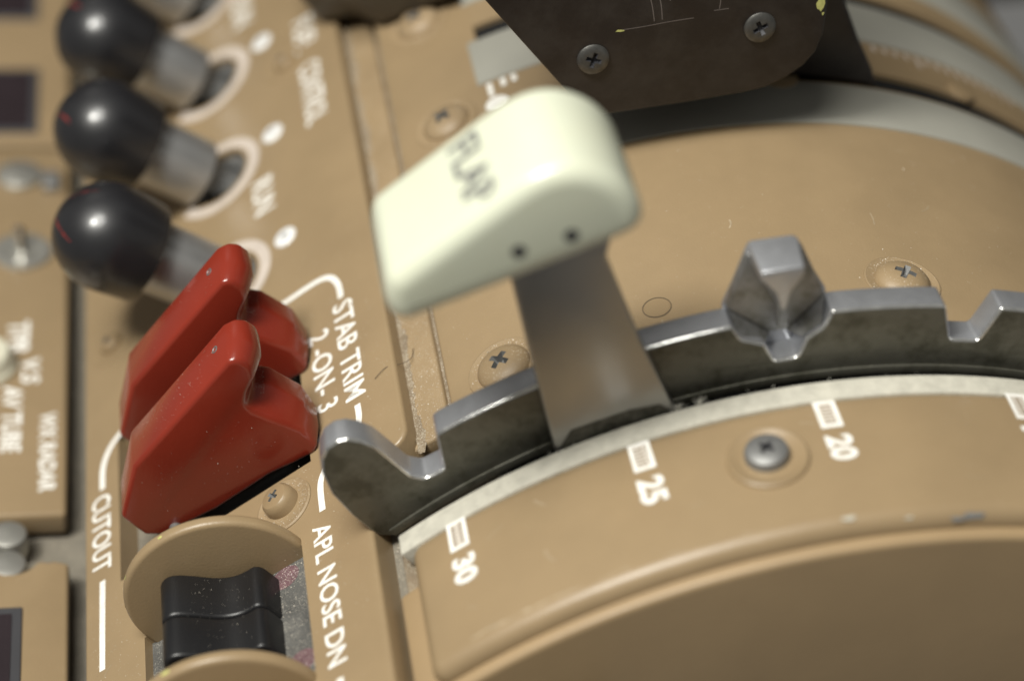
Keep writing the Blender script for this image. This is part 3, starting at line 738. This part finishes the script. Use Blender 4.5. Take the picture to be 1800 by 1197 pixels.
# ================================================================== DUST, HAIR AND LINT
def tetra(vs_, fs, p, r):
    k = len(vs_)
    for i in range(4):
        vs_.append(tuple(p[j] + random.uniform(-r, r) for j in range(3)))
    fs += [(k, k + 1, k + 2), (k, k + 1, k + 3), (k, k + 2, k + 3), (k + 1, k + 2, k + 3)]
def scatter(fn, n, a, b, r0, r1):
    for _ in range(n):
        tetra(DV, DF, fn(random.uniform(*a), random.uniform(*b)), random.triangular(r0, r1, r0))
DV, DF = [], []
scatter(lambda b, y: bry(b, 133.05, y), 420, (-40, 30), (16, 80), .05, .20)
scatter(lambda s, y: shy(s, 128.85, y), 1500, (-4.8, 2.4), (22.8, 95), .05, .18)
scatter(lambda s, y: shy(s, 128.9, y), 1300, (-5.0, -3.2), (22.8, 140), .06, .22)
scatter(lambda s, y: shy(s, 127.6, y), 1300, (2.7, 5.6), (17, 110), .06, .22)
scatter(lambda s, y: shy(s, 133.05, y), 620, (-30, -6), (24, 95), .04, .15)
scatter(lambda s, y: shy(s, 133.05, y), 520, (-84, -71), (-25, 30), .04, .15)
scatter(lambda s, y: shy(s, 133.05, y), 420, (-41, -17), (-25, 30), .04, .14)
scatter(lambda s, y: shy(s, 133.05, y), 120, (-84, -8), (95, 240), .04, .16)
scatter(lambda s, y: shy(s, 130.7, y), 700, (-39, -31.4), (-20, 10.5), .06, .20)
scatter(lambda s, y: shy(s, 126.4, y), 420, (-15, -4), (-10, 19), .06, .22)
scatter(lambda s, q: shy(s, 163.8 + (s + 24.0) * .317, 33.5 + q), 110, (-54, -26), (0, 9), .04, .12)
scatter(lambda s, q: shy(s, 163.8 + (s + 24.0) * .317, 57.6 + q), 30, (-54, -26), (0, 9), .04, .12)
scatter(lambda s, h: shy(s, h, 32.75), 70, (-58, -30), (138, 152), .04, .11)
scatter(lambda b, r: bry(b, r, 3.95), 120, (-15, 37), (131.8, 144), .03, .09)
scatter(lambda s, y: shy(s, 137.2 + max(0, (-44 - s)) * .85, y), 120, (-53, -41), (-11, 8), .04, .11)
for yy in (32.6, 56.8):     # dust packed into the notch behind each guard's nose
    scatter(lambda h, q: shy(-26.0 + .7 * abs(h - 152.8) + .1, h, yy + q), 150, (150.4, 154.6), (1.5, 10.4), .04, .12)
for bb, y in ((25.3, 26.6), (-9.2, 27.0)):
    for _ in range(330):
        a = random.uniform(0, 2 * PI); r = random.uniform(5.2, 7.0)
        tetra(DV, DF, bry(bb + r * math.cos(a) / 133 * 57.3, 133.08, y + r * math.sin(a)), random.uniform(.07, .22))
for _ in range(200):
    a = random.uniform(0, 2 * PI); r = random.uniform(4.0, 6.3)
    tetra(DV, DF, shy(-34.3 + r * math.cos(a), 133.3, 23.4 + r * math.sin(a)), random.uniform(.05, .16))
o = mk('dust_flecks', DV, DF, 'fleck'); tag(o, 'pale dust flecks scattered over the panels and grooves', 'dust', kind='stuff')

def strand(name, pts, r, mt, label, cat, group=None):
    P = [V(p) for p in pts]; Q = []
    for i in range(len(P) - 1):
        p0 = P[max(i - 1, 0)]; p1 = P[i]; p2 = P[i + 1]; p3 = P[min(i + 2, len(P) - 1)]
        for k in range(5):
            t_ = k / 5
            Q.append(.5 * ((2 * p1) + (p2 - p0) * t_ + (2 * p0 - 5 * p1 + 4 * p2 - p3) * t_ * t_ + (3 * p1 - p0 - 3 * p2 + p3) * t_ ** 3))
    Q.append(P[-1]); vs_, fs = [], []
    for i, p in enumerate(Q):
        d = (Q[min(i + 1, len(Q) - 1)] - Q[max(i - 1, 0)]).normalized()
        a = d.cross(Vector((.3, .2, 1))).normalized(); b = d.cross(a)
        for j in range(4):
            t_ = PI / 2 * j; vs_.append(tuple(p + a * r * math.cos(t_) + b * r * math.sin(t_)))
    for i in range(len(Q) - 1):
        for j in range(4): fs.append((i * 4 + j, i * 4 + (j + 1) % 4, i * 4 + 4 + (j + 1) % 4, i * 4 + 4 + j))
    o = mk(name, vs_, fs, mt); tag(o, label, cat, group); return o
strand('hair', [shy(-9.6, 133.3, 42.6), shy(-6.8, 133.2, 44.0), shy(-4.4, 131.6, 44.6), shy(-2.6, 129.6, 46.8), shy(-2.0, 129.0, 50)], .07, 'hair', 'short dark hair lying across the panel edge and dusty strip', 'hair')
LV, LF = [], []
def fibre(p, d, l, r):
    p = V(p); d = V(d).normalized(); a = d.cross(Vector((.2, .3, 1))).normalized() * r; k = len(LV)
    mid = p + d * l * .5 + Vector((random.uniform(-.2, .2), random.uniform(-.2, .2), random.uniform(0, .2))) * l
    e = p + d * l
    for q in (p, mid, e): LV.append(tuple(q + a)); LV.append(tuple(q - a))
    LF.extend([(k, k + 1, k + 3, k + 2), (k + 2, k + 3, k + 5, k + 4)])
for _ in range(14):      # frayed edge of the felt strip
    b = random.uniform(-22, 37); fibre(bry(b, 132.8, random.uniform(-.4, .1)), (random.uniform(-1, 1), random.uniform(.1, 1), random.uniform(-.2, .8)), random.uniform(.3, 1.0), .035)
for bc in (12.6, 10.9):
    for _ in range(34):
        b = bc + random.gauss(0, .35); fibre(bry(b, 132.9, random.uniform(-.5, .4)), (random.uniform(-1, 1), random.uniform(.2, 1), random.uniform(0, .8)), random.uniform(.5, 1.5), .022)
o = mk('felt_fibres', LV, LF, 'lint'); tag(o, 'frayed pale fibres along the felt strip edge', 'lint', kind='stuff')
